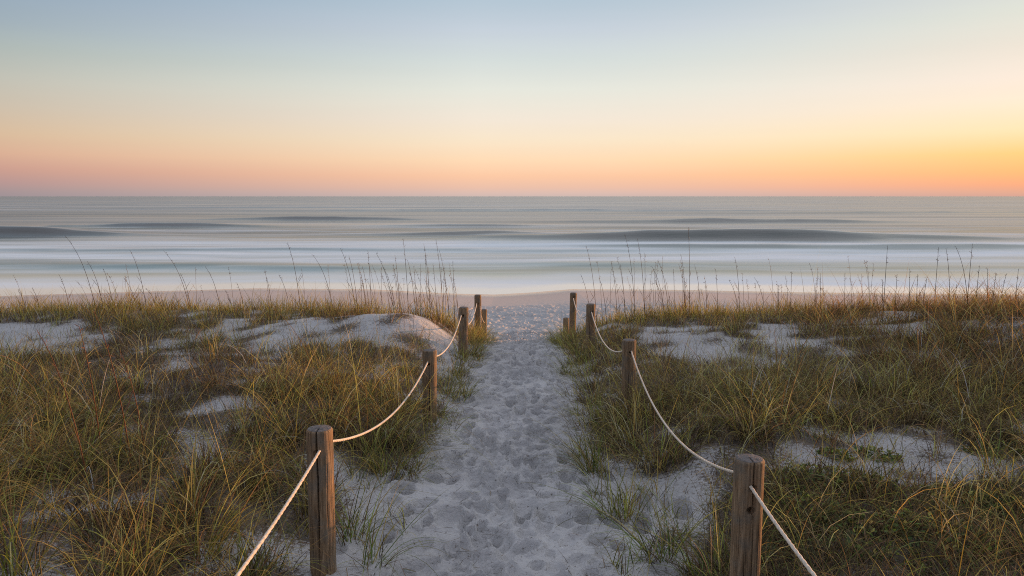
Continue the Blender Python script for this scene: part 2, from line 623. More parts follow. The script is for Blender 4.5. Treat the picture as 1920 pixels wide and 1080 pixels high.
for poly in THICK:
    prob = np.where(inpoly(cpx + jx, cpy + jy, poly), np.maximum(prob, 0.80), prob)
sel = rng.random(len(cand)) < prob

# leaf litter gathers round the tussocks; its dark colour also paints in their shade
RW, RH, RS = 760, 420, 0.05
rast = np.zeros((RH, RW))
for (x, y) in cand[sel]:
    j = int((x + 19) / RS)
    i = int(y / RS)
    if 0 <= i < RH and 0 <= j < RW:
        rast[i, j] += 1
kk = np.exp(-0.5 * (np.arange(-9, 10) / 2.9) ** 2)
for ax in (0, 1):
    rast = np.apply_along_axis(lambda v: np.convolve(v, kk, mode='same'), ax, rast)


def litter_shade_at(x, y):
    j = np.clip((np.asarray(x) + 19) / RS, 0, RW - 1).astype(int)
    i = np.clip(np.asarray(y) / RS, 0, RH - 1).astype(int)
    return np.clip(rast[i, j], 0, 1.3) * (np.asarray(y) > 0.5)


# ------------------------------------------------------------------ ground mesh
xs = [0.2]
xr = list(np.arange(-1.7, 2.1, 0.017))
s = 0.018
x = xr[-1]
while x < 75:
    x += s
    xr.append(x)
    s *= 1.032
s = 0.018
x = xr[0]
while x > -75:
    x -= s
    xr.insert(0, x)
    s *= 1.032
gx = np.array(xr)
gy = [-30, -20, -12, -8, -5, -3, -1.5, 0, 1, 1.8, 2.4, 2.8, 3.1]
y = 3.3
while y < 19:
    gy.append(y)
    y += 0.018 if y < 10 else 0.026
s = 0.03
while y < 130:
    gy.append(y)
    y += s
    s *= 1.02
gy = np.array(gy)
GX, GY = np.meshgrid(gx, gy)
GZ = H(GX, GY)


def dent(cx, cy, ang, la, wa, depth):
    R = max(la, wa) * 2.3
    i0, i1 = np.searchsorted(gy, (cy - R, cy + R))
    j0, j1 = np.searchsorted(gx, (cx - R, cx + R))
    if i1 - i0 < 2 or j1 - j0 < 2:
        return
    X = GX[i0:i1, j0:j1] - cx
    Y = GY[i0:i1, j0:j1] - cy
    a = X * math.sin(ang) + Y * math.cos(ang)
    b = X * math.cos(ang) - Y * math.sin(ang)
    r = np.sqrt((a / la) ** 2 + (b / wa) ** 2)
    prof = -np.exp(-(r ** 4.6)) * (1 + 0.25 * a / la) + 0.5 * np.exp(-((r - 1.35) / 0.24) ** 2) * (0.65 + 0.35 * np.tanh(a / la * 2))
    GZ[i0:i1, j0:j1] += depth * prof


FP = []
for i in range(7000):
    cy = 3.4 + 16.0 * rng.random()
    cx = float(path_mid(cy)) + float(np.clip(rng.normal(0, 0.40 + 0.012 * cy), -1.3, 1.3))
    if any(abs(cy - b) < .155 and abs(cx - a) < .10 for a, b in FP[-1800:]):
        continue
    FP.append((cx, cy))
for cx, cy in FP:
    sz = float(np.clip(np.exp(rng.normal(-.14, .28)), .45, 1.5))
    off = abs(cx - float(path_mid(cy)))
    if off > .55 and rng.random() < .45:
        continue
    dent(cx, cy, rng.normal(0, 0.45) + (math.pi if rng.random() < .4 else 0), 0.105 * sz * rng.uniform(.8, 1.25), 0.058 * sz * rng.uniform(.8, 1.2), rng.uniform(0.032, 0.095) * min(sz, 1.15))
for i in range(2600):
    cy = rng.uniform(17.5, 28)
    cx = rng.normal(0.3, 3.2) if rng.random() < .45 else rng.uniform(-22, 22)
    dent(cx, cy, rng.uniform(0, 6.3), 0.17, 0.10, rng.uniform(0.015, 0.045))
pathmask = 1 - sstep(0.55, 1.5, np.abs(GX - path_mid(GY)))
pathmask = np.maximum(pathmask, sstep(17, 19, GY)) * (1 - sstep(26.5, 29.5, GY))
GZ += pathmask * (0.024 * fbm(GX * 7, GY * 7, 4, 5) + 0.03 * fbm(GX * 1.7, GY * 1.7, 2, 8))
gv = np.stack([GX, GY, GZ], -1).reshape(-1, 3)
lt = litter_shade_at(GX, GY).ravel()[:, None] * np.ones((1, 3))
tag(link('ground', np_mesh('ground', gv, grid_faces(len(gy), len(gx)), SAND, lt, attr='LitterShade')), kind='structure')

# ------------------------------------------------------------------ sea
sy = [26.0]
while sy[-1] < 30000:
    yy = sy[-1]
    sy.append(yy + (0.16 if yy < 60 else 0.28 if yy < 100 else 0.5 if yy < 170 else (yy - 170) * 0.03 + 0.5))
sy = np.array(sy)
st_ = np.linspace(-1.9, 1.9, 560)
SY, ST = np.meshgrid(sy, st_, indexing='ij')
SX = SY * ST
SZ = np.zeros_like(SX)
# swells: crest x, crest y, half width left, right, height, front length, back length
WAVES = [(22.5, 80.5, 21, 25, 1.08, 2.4, 7.0),
         (-5.6, 88, 10, 9, 0.48, 2.2, 6.0),
         (-38, 146, 18, 18, 0.62, 3.0, 9.0),
         (-54, 112, 17, 17, 0.60, 2.6, 7.0),
         (-60, 88, 14, 11, 0.95, 2.6, 7.0),
         (43, 135, 26, 22, 0.62, 3.0, 9.0),
         (-7, 116, 14, 12, 0.30, 2.5, 7.0),
         (5, 240, 90, 90, 0.5, 5, 12), (-90, 300, 80, 60, 0.5, 6, 14), (120, 210, 60, 60, 0.4, 5, 10),
         (-13, 47.6, 6, 4, 0.17, 1.8, 3.0),
         (-25, 49.0, 7, 7, 0.16, 1.8, 3.0), (6, 50.5, 9, 7, 0.12, 1.8, 3.0),
         (-26, 64.5, 30, 30, 0.16, 1.6, 4.0),
         (30, 66.5, 26, 34, 0.36, 2.0, 5.0),
         (5, 63.0, 16, 18, 0.18, 1.8, 4.0)]
wob = 1.2 * fbm(SX * 0.03, SY * 0.0, 3, 41)
for (wx, wy, wl, wr, h, fl, bl) in WAVES:
    ex = np.where(SX < wx, (SX - wx) / wl, (SX - wx) / wr)
    env = np.exp(-np.abs(ex) ** 2.2) * (1 + 0.35 * fbm(SX * 0.09 + wy, SX * 0 + wy, 3, 43))
    d = SY - wy - wob - 0.9 * fbm(SX * 0.13 + wy * 3, SX * 0, 2, 47) - (np.abs(ex) ** 1.5) * 1.2
    pr = np.where(d < 0, np.exp(-(d / fl) ** 2), np.exp(-(d / bl) ** 2))
    SZ += h * env * pr
SZ += 0.10 * fbm(SX * 0.02, SY * 0.11, 3, 51) * sstep(42, 75, SY) * (1 - sstep(300, 900, SY))
SZ += 0.03 * fbm(SX * 0.06, SY * 0.35, 2, 57) * sstep(38, 60, SY) * (1 - sstep(120, 300, SY))
# foam: bright wash between the breakers and the strand, in long streaks
YW = SY + 1.8 * fbm(SX * 0.035, SY * 0.05, 3, 90) + 0.6 * fbm(SX * 0.16, SY * 0.12, 2, 92)
stk = fbm(SX * 0.055, YW * 0.30, 4, 61)
stk2 = fbm(SX * 0.16, YW * 0.8, 4, 67)
foam = np.zeros_like(SX)
wl_y = np.interp(SX, _wx, _wy)


def band(y0, y1, soft0, soft1):
    return sstep(y0 - soft0, y0 + soft0, YW) * (1 - sstep(y1 - soft1, y1 + soft1, YW))


side_l = 1 - sstep(-0.05, 0.30, ST)
DS = SY - wl_y + 36.0          # distance scaled so that the strand follows the cusps
edge = 0.7 * fbm(SX * 0.12, SX * 0, 3, 71)


def bandd(y0, y1, soft0, soft1, D=DS):
    return sstep(y0 - soft0, y0 + soft0, D) * (1 - sstep(y1 - soft1, y1 + soft1, D))


stk3 = fbm(SX * 0.02, YW * 0.15, 3, 73)
foam = np.maximum(foam, bandd(38.3, 43.5, 1.0, 2.4, DS + edge) * np.clip(0.80 + 0.45 * stk + 0.2 * stk2, 0, 1))
foam = np.maximum(foam, band(43.5, 53, 2.5, 3.0) * np.clip(0.24 + 0.5 * stk + 0.25 * stk2, 0, 1))
foam = np.maximum(foam, band(52, 75, 4.0, 7.0) * np.clip(0.72 + 0.5 * stk + 0.3 * stk2 + 0.25 * stk3, 0.2, 1))
foam = np.maximum(foam, band(61, 76.5, 5.0, 3.0) * np.clip(0.66 + 0.4 * stk + 0.4 * stk3, 0, 1))
foam = np.maximum(foam, band(76, 125, 6, 30) * np.clip(0.20 + 0.6 * stk + 0.3 * stk3, 0, .6))
foam = np.maximum(foam, sstep(90, 130, SY) * (1 - sstep(250, 1500, SY)) * np.clip(0.07 + 0.25 * fbm(SX * 0.012, SY * 0.06, 3, 95), 0, .3))
slope = np.gradient(SZ, axis=0) / np.gradient(SY, axis=0)
foam = np.clip(foam, 0, 0.95) * (1 - 0.95 * sstep(0.03, 0.13, slope) * sstep(58, 70, SY) - 0.5 * sstep(0.02, 0.09, slope) * (1 - sstep(58, 70, SY)))
shallow = (1 - sstep(44, 95, SY)) * (0.6 + 0.4 * stk)
fc = np.zeros((SX.size, 3))
fc[:, 0] = foam.ravel()
fc[:, 1] = np.clip(shallow, 0, 1).ravel()
sv = np.stack([SX, SY, SZ], -1).reshape(-1, 3)
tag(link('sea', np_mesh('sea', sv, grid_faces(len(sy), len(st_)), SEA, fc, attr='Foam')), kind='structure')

# ------------------------------------------------------------------ posts
# the bored hole, drying cracks and saw marks are cut into the mesh itself


def build_post(name, label, px, py, yy, dia, lean=(0, 0), cracks=(), holes=(), nth=144, group=None, bury=0.45, dz=0.0035):
    top = at(px, py, yy)
    gz = float(H(top.x, yy))
    hgt = top.z - gz
    e = bpy.data.objects.new(name, None)
    COL.objects.link(e)
    e.location = (top.x, yy, gz)
    e.rotation_euler = (lean[1], lean[0], random.uniform(-.05, .05))
    tag(e, label, 'post', group)
    nz = max(40, int((hgt + bury) / dz)) if nth > 100 else 60
    th = np.linspace(0, 2 * math.pi, nth, endpoint=False)
    zz_ = np.linspace(-bury, hgt, nz)
    T, Z = np.meshgrid(th, zz_)
    r0 = dia / 2
    seed = int(px)
    R = r0 * (1 + 0.012 * fbm(np.cos(T) * 2 + seed, np.sin(T) * 2 + Z * 0.8, 3, seed))
    R = R + 0.0010 * fbm(T * 12 + seed, Z * 3, 3, seed + 3)
    # rounded, worn upper arris
    edge = np.clip((Z - (hgt - 0.014)) / 0.014, 0, 1)
    R = R - 0.008 * edge ** 2
    for (ang, z0, z1, wid, dep) in cracks:       # angle 0 faces the camera (-y), positive to the right
        a0 = -math.pi / 2 + ang
        wander = 0.05 * fbm(Z * 3.0 + ang * 9, Z * 0 + 3.1, 3, seed + 5)
        da = (T - a0 - wander + math.pi) % (2 * math.pi) - math.pi
        zt = (Z - z0 * hgt) / ((z1 - z0) * hgt)
        prof = np.where((zt > 0) & (zt < 1), np.clip(4 * zt, 0, 1) * np.clip((1 - zt) * 60, 0, 1) if z1 >= 1 else np.sin(np.clip(zt, 0, 1) * math.pi), 0)
        R = R - dep * prof * np.exp(-(da * r0 / np.maximum(wid * (0.35 + 0.65 * prof), 1e-4)) ** 4)
    for (ang, dtop, rad, dep) in holes:
        a0 = -math.pi / 2 + ang
        da = (T - a0 + math.pi) % (2 * math.pi) - math.pi
        q = np.sqrt((da * r0) ** 2 + (Z - (hgt - dtop)) ** 2) / rad
        R = R - dep * (1 - sstep(0.72, 1.12, q))
    V = np.stack([R * np.cos(T), R * np.sin(T), Z], -1).reshape(-1, 3)
    i = np.arange(nz - 1)[:, None] * nth + np.arange(nth)[None, :]
    j = np.arange(nz - 1)[:, None] * nth + (np.arange(nth)[None, :] + 1) % nth
    Fq = np.stack([i, j, j + nth, i + nth], -1).reshape(-1, 4)
    link('shaft', np_mesh('post_shaft', V, Fq, WOOD), e)
    # end grain
    rings = 14
    rimR = R[-1]
    vv = []
    for k in range(rings):
        f = 1 - k / (rings - 0.6)
        rr = rimR * f
        zc = hgt + 0.003 * (1 - f) + 0.0016 * fbm(th * 3 + k * 2.1, th * 0 + k * 1.7, 3, seed) * (k > 0) + 0.002 * (k > 0)
        xx = rr * np.cos(th)
        y2 = rr * np.sin(th)
        for (ang, z0, z1, wid, dep) in cracks:
            if z1 < 1:
                continue
            a0 = -math.pi / 2 + ang
            da = (th - a0 + math.pi) % (2 * math.pi) - math.pi
            zc = zc - 0.02 * np.exp(-(da * rr / wid) ** 4) * (np.cos(da) > 0) * (f > 0.12)
        vv.append(np.stack([xx, y2, zc], -1))
    V2 = np.concatenate(vv)
    i = np.arange(rings - 1)[:, None] * nth + np.arange(nth)[None, :]
    j = np.arange(rings - 1)[:, None] * nth + (np.arange(nth)[None, :] + 1) % nth
    F2 = np.stack([i, j, j + nth, i + nth], -1).reshape(-1, 4)
    link('end_grain', np_mesh('post_end_grain', V2, F2, ENDW), e)
    return e


random.seed(4)
GP = 'wooden rope posts lining the sand path'
POSTS = {
    'L1': (598, 803, 4.48, 0.160), 'L2': (804, 656, 8.3, 0.160), 'L3': (867, 576, 12.4, 0.160),
    'L4': (896, 553, 17.0, 0.160), 'L5': (907, 580, 18.4, 0.140),
    'R1': (1405, 859, 3.90, 0.160), 'R2': (1180, 637, 8.6, 0.160), 'R3': (1107.5, 570, 13.0, 0.160),
    'R4': (1074, 549, 17.2, 0.160), 'R5': (1061.5, 596, 18.6, 0.150)}
PL = {
    'L1': ('nearest left post, thick weathered wood with a long drying crack and rope through its hole', (.004, 0),
           [(0.03, 0.0, 1.0, 0.0042, 0.05), (-0.55, .1, .7, .002, .012), (0.75, .3, .8, .0016, .01), (-.95, 0, .5, .002, .01)],
           [(0.0, 0.137, 0.021, 0.06), (math.pi, 0.11, 0.018, 0.05)]),
    'L2': ('second post on the left of the path, sand and grass banked round its foot', (.012, 0),
           [(0.1, 0.0, .75, 0.004, 0.04), (-.5, .2, .6, .002, .012)], [(-0.05, 0.15, 0.018, 0.06)]),
    'L3': ('third post on the left, slim dark wood beside the bare dune hump', (.03, 0), [(-.1, 0, .7, .003, .02)], [(-.1, .14, .018, .06)]),
    'L4': ('fourth post on the left, standing tall against the beach with a loose rope end', (0.0, 0), [], [(0, .2, .018, .06)]),
    'L5': ('short last post on the left, half hidden behind the tall one with the rope end', (.02, 0), [], []),
    'R1': ('nearest right post with a split top, a knot hole and rope through it', (0, 0),
           [(0.03, 0.62, 1.0, 0.0034, 0.05), (0.12, 0.0, .68, .0022, .025), (-.35, 0, .42, .002, .016), (.55, .05, .5, .0016, .012), (-.8, .3, .8, .0016, .01)],
           [(0.05, 0.144, 0.021, 0.06), (-0.07, 0.267, 0.022, 0.055)]),
    'R2': ('second post on the right with grass tussocks hiding its foot', (0, 0), [(-.25, .0, .6, .003, .02)], [(0.05, .135, .018, .06)]),
    'R3': ('third post on the right, reddish wood with grass round its foot', (.005, 0), [(-.3, .1, .6, .003, .02)], [(.1, .14, .018, .06)]),
    'R4': ('fourth post on the right, standing tall against the smooth beach', (0.015, 0), [], [(0, .1, .018, .06)]),
    'R5': ('short stubby last post on the right, just left of a tall one', (0, 0), [], [])}
post_objs = {}
for k, (px, py, yy, dia) in POSTS.items():
    lab, lean, cr, ho = PL[k]
    post_objs[k] = build_post('rope_post', lab, px, py, yy, dia, lean, cr, ho,
                              nth=200 if k in ('L1', 'R1') else 120 if k in ('L2', 'R2') else 40, group=GP)

# ------------------------------------------------------------------ ropes


def rope_mesh(pts, rad, ns=18, step=0.006, twist=42.0):
    P = [np.array(pts[0])]
    pts = np.array(pts)
    seg = np.linalg.norm(np.diff(pts, axis=0), axis=1)
    cum = np.concatenate([[0], np.cumsum(seg)])
    n = max(4, int(cum[-1] / step))
    sdist = np.linspace(0, cum[-1], n)
    C = np.stack([np.interp(sdist, cum, pts[:, i]) for i in range(3)], -1)
    Tn = np.gradient(C, axis=0)
    Tn /= np.linalg.norm(Tn, axis=1)[:, None]
    up = np.array([0.31, 0.05, 0.95])
    A = np.cross(Tn, up)
    A /= np.linalg.norm(A, axis=1)[:, None]
    B = np.cross(Tn, A)
    th = np.linspace(0, 2 * math.pi, ns, endpoint=False)
    ph = th[None, :] - sdist[:, None] * twist
    R = rad * (0.80 + 0.24 * np.abs(np.cos(1.5 * ph)))
    V = C[:, None, :] + R[..., None] * (np.cos(th)[None, :, None] * A[:, None, :] + np.sin(th)[None, :, None] * B[:, None, :])
    i = np.arange(n - 1)[:, None] * ns + np.arange(ns)[None, :]
    j = np.arange(n - 1)[:, None] * ns + (np.arange(ns)[None, :] + 1) % ns
    return V.reshape(-1, 3), np.stack([i, j, j + ns, i + ns], -1).reshape(-1, 4)


def sag_pts(p0, p1, sag, n=40, skew=0.0):
    t = np.linspace(0, 1, n)
    p0 = np.array(p0)
    p1 = np.array(p1)
    P = p0[None] * (1 - t[:, None]) + p1[None] * t[:, None]
    tt = t ** (1 + skew)
    P[:, 2] -= sag * 4 * tt * (1 - tt)
    return list(map(tuple, P))


def hole(px, py, k, front=True):
    yy = POSTS[k][2] + (-0.079 if front else 0.079)
    return tuple(at(px, py, yy))


Lf = {'L1': hole(599, 846, 'L1'), 'L2': hole(802, 679, 'L2'), 'L3': hole(865, 591, 'L3'), 'L4': hole(894, 569, 'L4')}
Lb = {'L1': hole(614, 828, 'L1', False), 'L2': hole(808, 669, 'L2', False), 'L3': hole(869, 604, 'L3', False), 'L4': hole(899, 578, 'L4', False)}
Rf = {'R1': hole(1408, 913, 'R1'), 'R2': hole(1184, 659, 'R2'), 'R3': hole(1109, 585, 'R3'), 'R4': hole(1075, 559, 'R4')}
Rb = {'R1': hole(1388, 888, 'R1', False), 'R2': hole(1174, 655, 'R2', False), 'R3': hole(1103, 586, 'R3', False), 'R4': hole(1074, 560, 'R4', False)}
nearL = (-1.16, 0.15, EYE - 1.27)
nearR = (1.17, 0.15, EYE - 1.15)
dl = Vector(Lb['L4'])
rope_pts_L = (sag_pts(nearL, Lf['L1'], 0.17)[:-1] + sag_pts(Lf['L1'], Lb['L1'], 0, 3)[:-1] + sag_pts(Lb['L1'], Lf['L2'], 0.215)[:-1]
              + sag_pts(Lf['L2'], Lb['L2'], 0, 3)[:-1] + sag_pts(Lb['L2'], Lf['L3'], 0.19)[:-1] + sag_pts(Lf['L3'], Lb['L3'], 0, 3)[:-1]
              + sag_pts(Lb['L3'], Lf['L4'], 0.20)[:-1] + sag_pts(Lf['L4'], Lb['L4'], 0, 3)[:-1]
              + sag_pts(Lb['L4'], tuple(at(908, 605, 18.33)), 0.06))
V, Fc = rope_mesh(rope_pts_L, 0.0086)
# the loose tail hanging down the fourth post
tail0 = at(900, 574, 16.905)
V2, F2 = rope_mesh([tuple(tail0), tuple(tail0 + Vector((0.012, -.012, -.2))), tuple(tail0 + Vector((0.01, -.012, -.55)))], 0.009)
oL = link('rope', np_mesh('rope', np.concatenate([V, V2]), np.concatenate([Fc, F2 + len(V)]), ROPE))
tag(oL, 'pale twisted rope sagging through the holes of the posts on the left of the path', 'rope', 'ropes strung along the path')
rope_pts_R = (sag_pts(nearR, Rf['R1'], 0.15)[:-1] + sag_pts(Rf['R1'], Rb['R1'], 0, 3)[:-1] + sag_pts(Rb['R1'], Rf['R2'], 0.30)[:-1]
              + sag_pts(Rf['R2'], Rb['R2'], 0, 3)[:-1] + sag_pts(Rb['R2'], Rf['R3'], 0.26)[:-1] + sag_pts(Rf['R3'], Rb['R3'], 0, 3)[:-1]
              + sag_pts(Rb['R3'], Rf['R4'], 0.24))
V, Fc = rope_mesh(rope_pts_R, 0.0086)
oR = link('rope', np_mesh('rope', V, Fc, ROPE))
tag(oR, 'pale twisted rope sagging through the holes of the posts on the right of the path', 'rope', 'ropes strung along the path')

# ------------------------------------------------------------------ grass
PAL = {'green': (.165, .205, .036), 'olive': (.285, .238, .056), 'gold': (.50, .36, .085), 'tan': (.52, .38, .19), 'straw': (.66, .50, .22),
       'brown': (.15, .090, .045), 'thatch_shade': (.075, .048, .028), 'dark': (.035, .025, .017), 'rust': (.36, .18, .065), 'deep': (.085, .13, .034)}  # dead thatch colour is darkened to stand in for shade between blades


class Blades:
    """collects blade parameters, then turns them into ribbons"""
    keys = ('x', 'y', 'z', 'az', 'lean', 'curl', 'L', 'w', 'tw')

    def __init__(self):
        self.p = {k: [] for k in self.keys}
        self.c = []

    def add(self, col, **kw):
        n = len(kw['x'])
        for k in self.keys:
            self.p[k].append(np.broadcast_to(np.asarray(kw[k], float), (n,)))
        self.c.append(col)

    def mesh(self, name, nseg=5, origin=None, mat=None):
        p = {k: np.concatenate(v) for k, v in self.p.items()}
        col = np.concatenate(self.c)
        B = len(p['x'])
        P = np.zeros((B, nseg + 1, 3))
        P[:, 0] = np.stack([p['x'], p['y'], p['z']], -1)
        for s in range(nseg):
            t = (s + 0.5) / nseg
            phi = np.clip(p['lean'] + p['curl'] * t ** 1.4, -2.6, 2.6)
            az = p['az'] + p['tw'] * t
            d = np.stack([np.sin(phi) * np.cos(az), np.sin(phi) * np.sin(az), np.cos(phi)], -1)
            P[:, s + 1] = P[:, s] + d * (p['L'] / nseg)[:, None]
        sd = p['az'] + math.pi / 2 + rng.normal(0, 0.7, B)
        side = np.stack([np.cos(sd), np.sin(sd), rng.normal(0, .15, B)], -1)
        t = np.linspace(0, 1, nseg + 1)
        wd = p['w'][:, None] * np.clip(1.03 - t ** 1.8, 0.06, 1)[None, :] * (0.75 + 0.5 * np.minimum(t * 3, .5))[None, :]
        V = np.stack([P - side[:, None, :] * wd[..., None] / 2, P + side[:, None, :] * wd[..., None] / 2], 2)
        V = V.reshape(B, (nseg + 1) * 2, 3)
        b = np.arange(B)[:, None] * (nseg + 1) * 2
        q = []
        for s in range(nseg):
            q.append(np.stack([b[:, 0] + 2 * s, b[:, 0] + 2 * s + 1, b[:, 0] + 2 * s + 3, b[:, 0] + 2 * s + 2], -1))
        Fq = np.concatenate(q)
        C = np.repeat(col[:, None, :], (nseg + 1) * 2, 1)
        tt = np.repeat(t, 2)[None, :, None]
        tip = np.array([.52, .38, .13])
        C = C * (1 - 0.35 * tt ** 2) + tip * 0.35 * tt ** 2
        V = V.reshape(-1, 3)
        if origin is not None:
            V = V - np.array(origin)
        return np_mesh(name, V, Fq, mat or GRASS, C.reshape(-1, 3))


def pick_cols(n, mix):
    names = list(mix)
    w = np.array([mix[k] for k in names], float)
    idx = rng.choice(len(names), n, p=w / w.sum())
    c = np.array([PAL[k] for k in names])[idx] * 1.30
    c = c * np.exp(rng.normal(-0.16, 0.52, (n, 1))) * np.exp(rng.normal(0, 0.06, (n, 3)))
    return np.clip(c, 0.004, 0.62)


def tussock(bl, x, y, n, r, L, mix, lean=0.32, curl=0.9, w=0.006, wind=(0.0, 0.0), dead=0.25, z=None, under=0.0):
    def layer(m, mix_, rad, ln_sd, cu, LL, ww, wnd):
        a = rng.uniform(0, 2 * math.pi, m)
        rr = rad * np.sqrt(rng.random(m))
        bx = x + rr * np.cos(a)
        by = y + rr * np.sin(a)
        bz = H(bx, by) - 0.015 if z is None else np.full(m, z)
        az = a + rng.normal(0, 0.7, m)
        ln = np.abs(rng.normal(0, ln_sd, m)) + 0.30 * rr / max(rad, 1e-3)
        ex = np.sin(ln) * np.cos(az) + wnd[0]
        ey = np.sin(ln) * np.sin(az) + wnd[1]
        az = np.arctan2(ey, ex)
        ln = np.arcsin(np.clip(np.hypot(ex, ey), 0, .98))
        bl.add(pick_cols(m, mix_), x=bx, y=by, z=bz, az=az, lean=ln, curl=np.abs(rng.normal(cu, cu * 0.5, m)), L=LL,
               w=ww * rng.uniform(0.6, 1.25, m), tw=rng.normal(0, .25, m))
    # dead undergrowth: short, brown, with shade painted in as darker colours; then the living blades that arch over it
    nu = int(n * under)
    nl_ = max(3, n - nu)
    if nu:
        layer(nu, {'thatch_shade': 3, 'dark': 2.2, 'brown': 1.4, 'deep': 1.0}, r * 1.25, lean * 1.5, curl * .7, L * rng.uniform(.22, .55, nu), w * .9, wind)
    LL = L * np.clip(0.42 + 0.62 * rng.beta(1.6, 1.9, nl_) + np.where(rng.random(nl_) < .10, rng.uniform(.2, .55, nl_), 0), 0.3, 1.6)
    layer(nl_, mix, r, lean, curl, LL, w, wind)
    nd = int(n * dead)
    if nd:      # dead thatch round the foot, darkened to paint in the shade there
        a = rng.uniform(0, 2 * math.pi, nd)
        rr = r * 1.3 * np.sqrt(rng.random(nd))
        bx = x + rr * np.cos(a)
        by = y + rr * np.sin(a)
        bz = H(bx, by) if z is None else np.full(nd, z)
        bl.add(pick_cols(nd, {'thatch_shade': 3, 'dark': 2, 'brown': 1.5, 'tan': .25}), x=bx, y=by, z=bz + 0.0, az=rng.uniform(0, 6.3, nd),
               lean=rng.uniform(0.3, 1.45, nd), curl=rng.uniform(0, .9, nd), L=L * rng.uniform(0.25, 0.65, nd), w=w * 0.8, tw=rng.normal(0, .6, nd))


def tone(x, y, px, py):
    """grass kind by place: palette mix, length, blades, radius, curl, lean"""
    if y > 14.2 and not (x > 5.6 and y < 15):
        return dict(mix={'olive': 3.6, 'gold': 3, 'green': .5, 'brown': 1.6, 'straw': .5}, L=0.52, n=34, r=0.14, curl=.5, lean=.27, w=.0085, dead=.2, u=.3)
    if x > 5.0 and y > 8.8:
        return dict(mix={'olive': 1.6, 'rust': 2.8, 'gold': 1.2, 'brown': 3.0, 'straw': .6}, L=0.86, n=60, r=0.17, curl=1.3, lean=.34, w=.0078, dead=.5, u=.5)
    if x < 0 and 9.0 < y <= 14.2:
        if fbm(x * .5 + 3, y * .6, 2, 91) > 0.02:
            return dict(mix={'brown': 4, 'thatch_shade': 2.0, 'olive': 1.6, 'gold': .5}, L=0.42, n=50, r=0.19, curl=.9, lean=.5, w=.006, dead=.8, u=.5)
        return dict(mix={'olive': 3.6, 'green': 1.0, 'gold': 1.8, 'brown': 1.8, 'straw': .5}, L=0.64, n=48, r=0.16, curl=1.1, lean=.36, w=.0066, dead=.5, u=.5)
    if x < 0 and fbm(x * .8 + 9, y * .8, 2, 93) > 0.22:
        return dict(mix={'brown': 3, 'thatch_shade': 2, 'olive': 2, 'gold': 1}, L=0.55, n=56, r=0.16, curl=1.5, lean=.45, w=.0068, dead=1.0, u=.6)
    if x < 0:
        return dict(mix={'olive': 3.4, 'green': 1.6, 'gold': 2.2, 'brown': 1.3, 'rust': .4, 'straw': .9}, L=1.0, n=58, r=0.11, curl=1.8, lean=.30, w=.0072, dead=.7, u=.6)
    if y > 9:
        return dict(mix={'olive': 2.6, 'gold': 1.8, 'brown': 2.4, 'rust': .8, 'green': .3, 'straw': .7}, L=0.60, n=46, r=0.17, curl=1.2, lean=.38, w=.0070, dead=.6, u=.5)
    if y > 5.6:
        return dict(mix={'olive': 3, 'brown': 2.0, 'gold': 2.0, 'green': 1.0, 'straw': 1.2}, L=0.84, n=64, r=0.13, curl=1.9, lean=.34, w=.0070, dead=.8, u=.6)
    return dict(mix={'deep': 3.4, 'olive': 2.2, 'green': 1.0, 'brown': 1.0, 'gold': .5}, L=0.60, n=58, r=0.14, curl=2.0, lean=.45, w=.0066, dead=1.0, u=.80)


fields = {'left_dune': Blades(), 'right_dune': Blades(), 'left_ridge': Blades(), 'right_ridge': Blades()}
CLEAR = [(post_objs[k_].location.x, post_objs[k_].location.y) for k_ in ('L1', 'L2', 'L3')]
NT = 0
for (x, y), px, py in zip(cand[sel], cpx[sel], cpy[sel]):
    k = tone(x, y, px, py)
    f = fields[('left' if x < 0 else 'right') + ('_ridge' if y > 14.2 else '_dune')]
    if any(abs(x - px_) < .30 and py_ - .75 < y < py_ + .15 for px_, py_ in CLEAR):
        continue
    if any(inpoly(np.array([px]), np.array([py]), po)[0] for po, _ in BARE):
        k = dict(k, n=k['n'] * .45, dead=k['dead'] * .3)
    if y < 4.3:
        k = dict(k, mix={m: v for m, v in k['mix'].items() if m != 'straw'}, w=k['w'] * .85)
    if y > 14.2 and -4.5 < x < -1:
        k = dict(k, L=k['L'] * 1.25)
    v = rng.uniform(.68, 1.15) * (1 + 0.45 * float(fbm(x * 1.1, y * 1.1, 2, 77)))
    tussock(f, x, y, int(k['n'] * rng.uniform(.55, 1.15)), k['r'], k['L'] * v, k['mix'], k['lean'], k['curl'], k['w'],
            wind=(0.10 if x < 0 else -0.06, -0.03), dead=k['dead'], under=k['u'])
    NT += 1
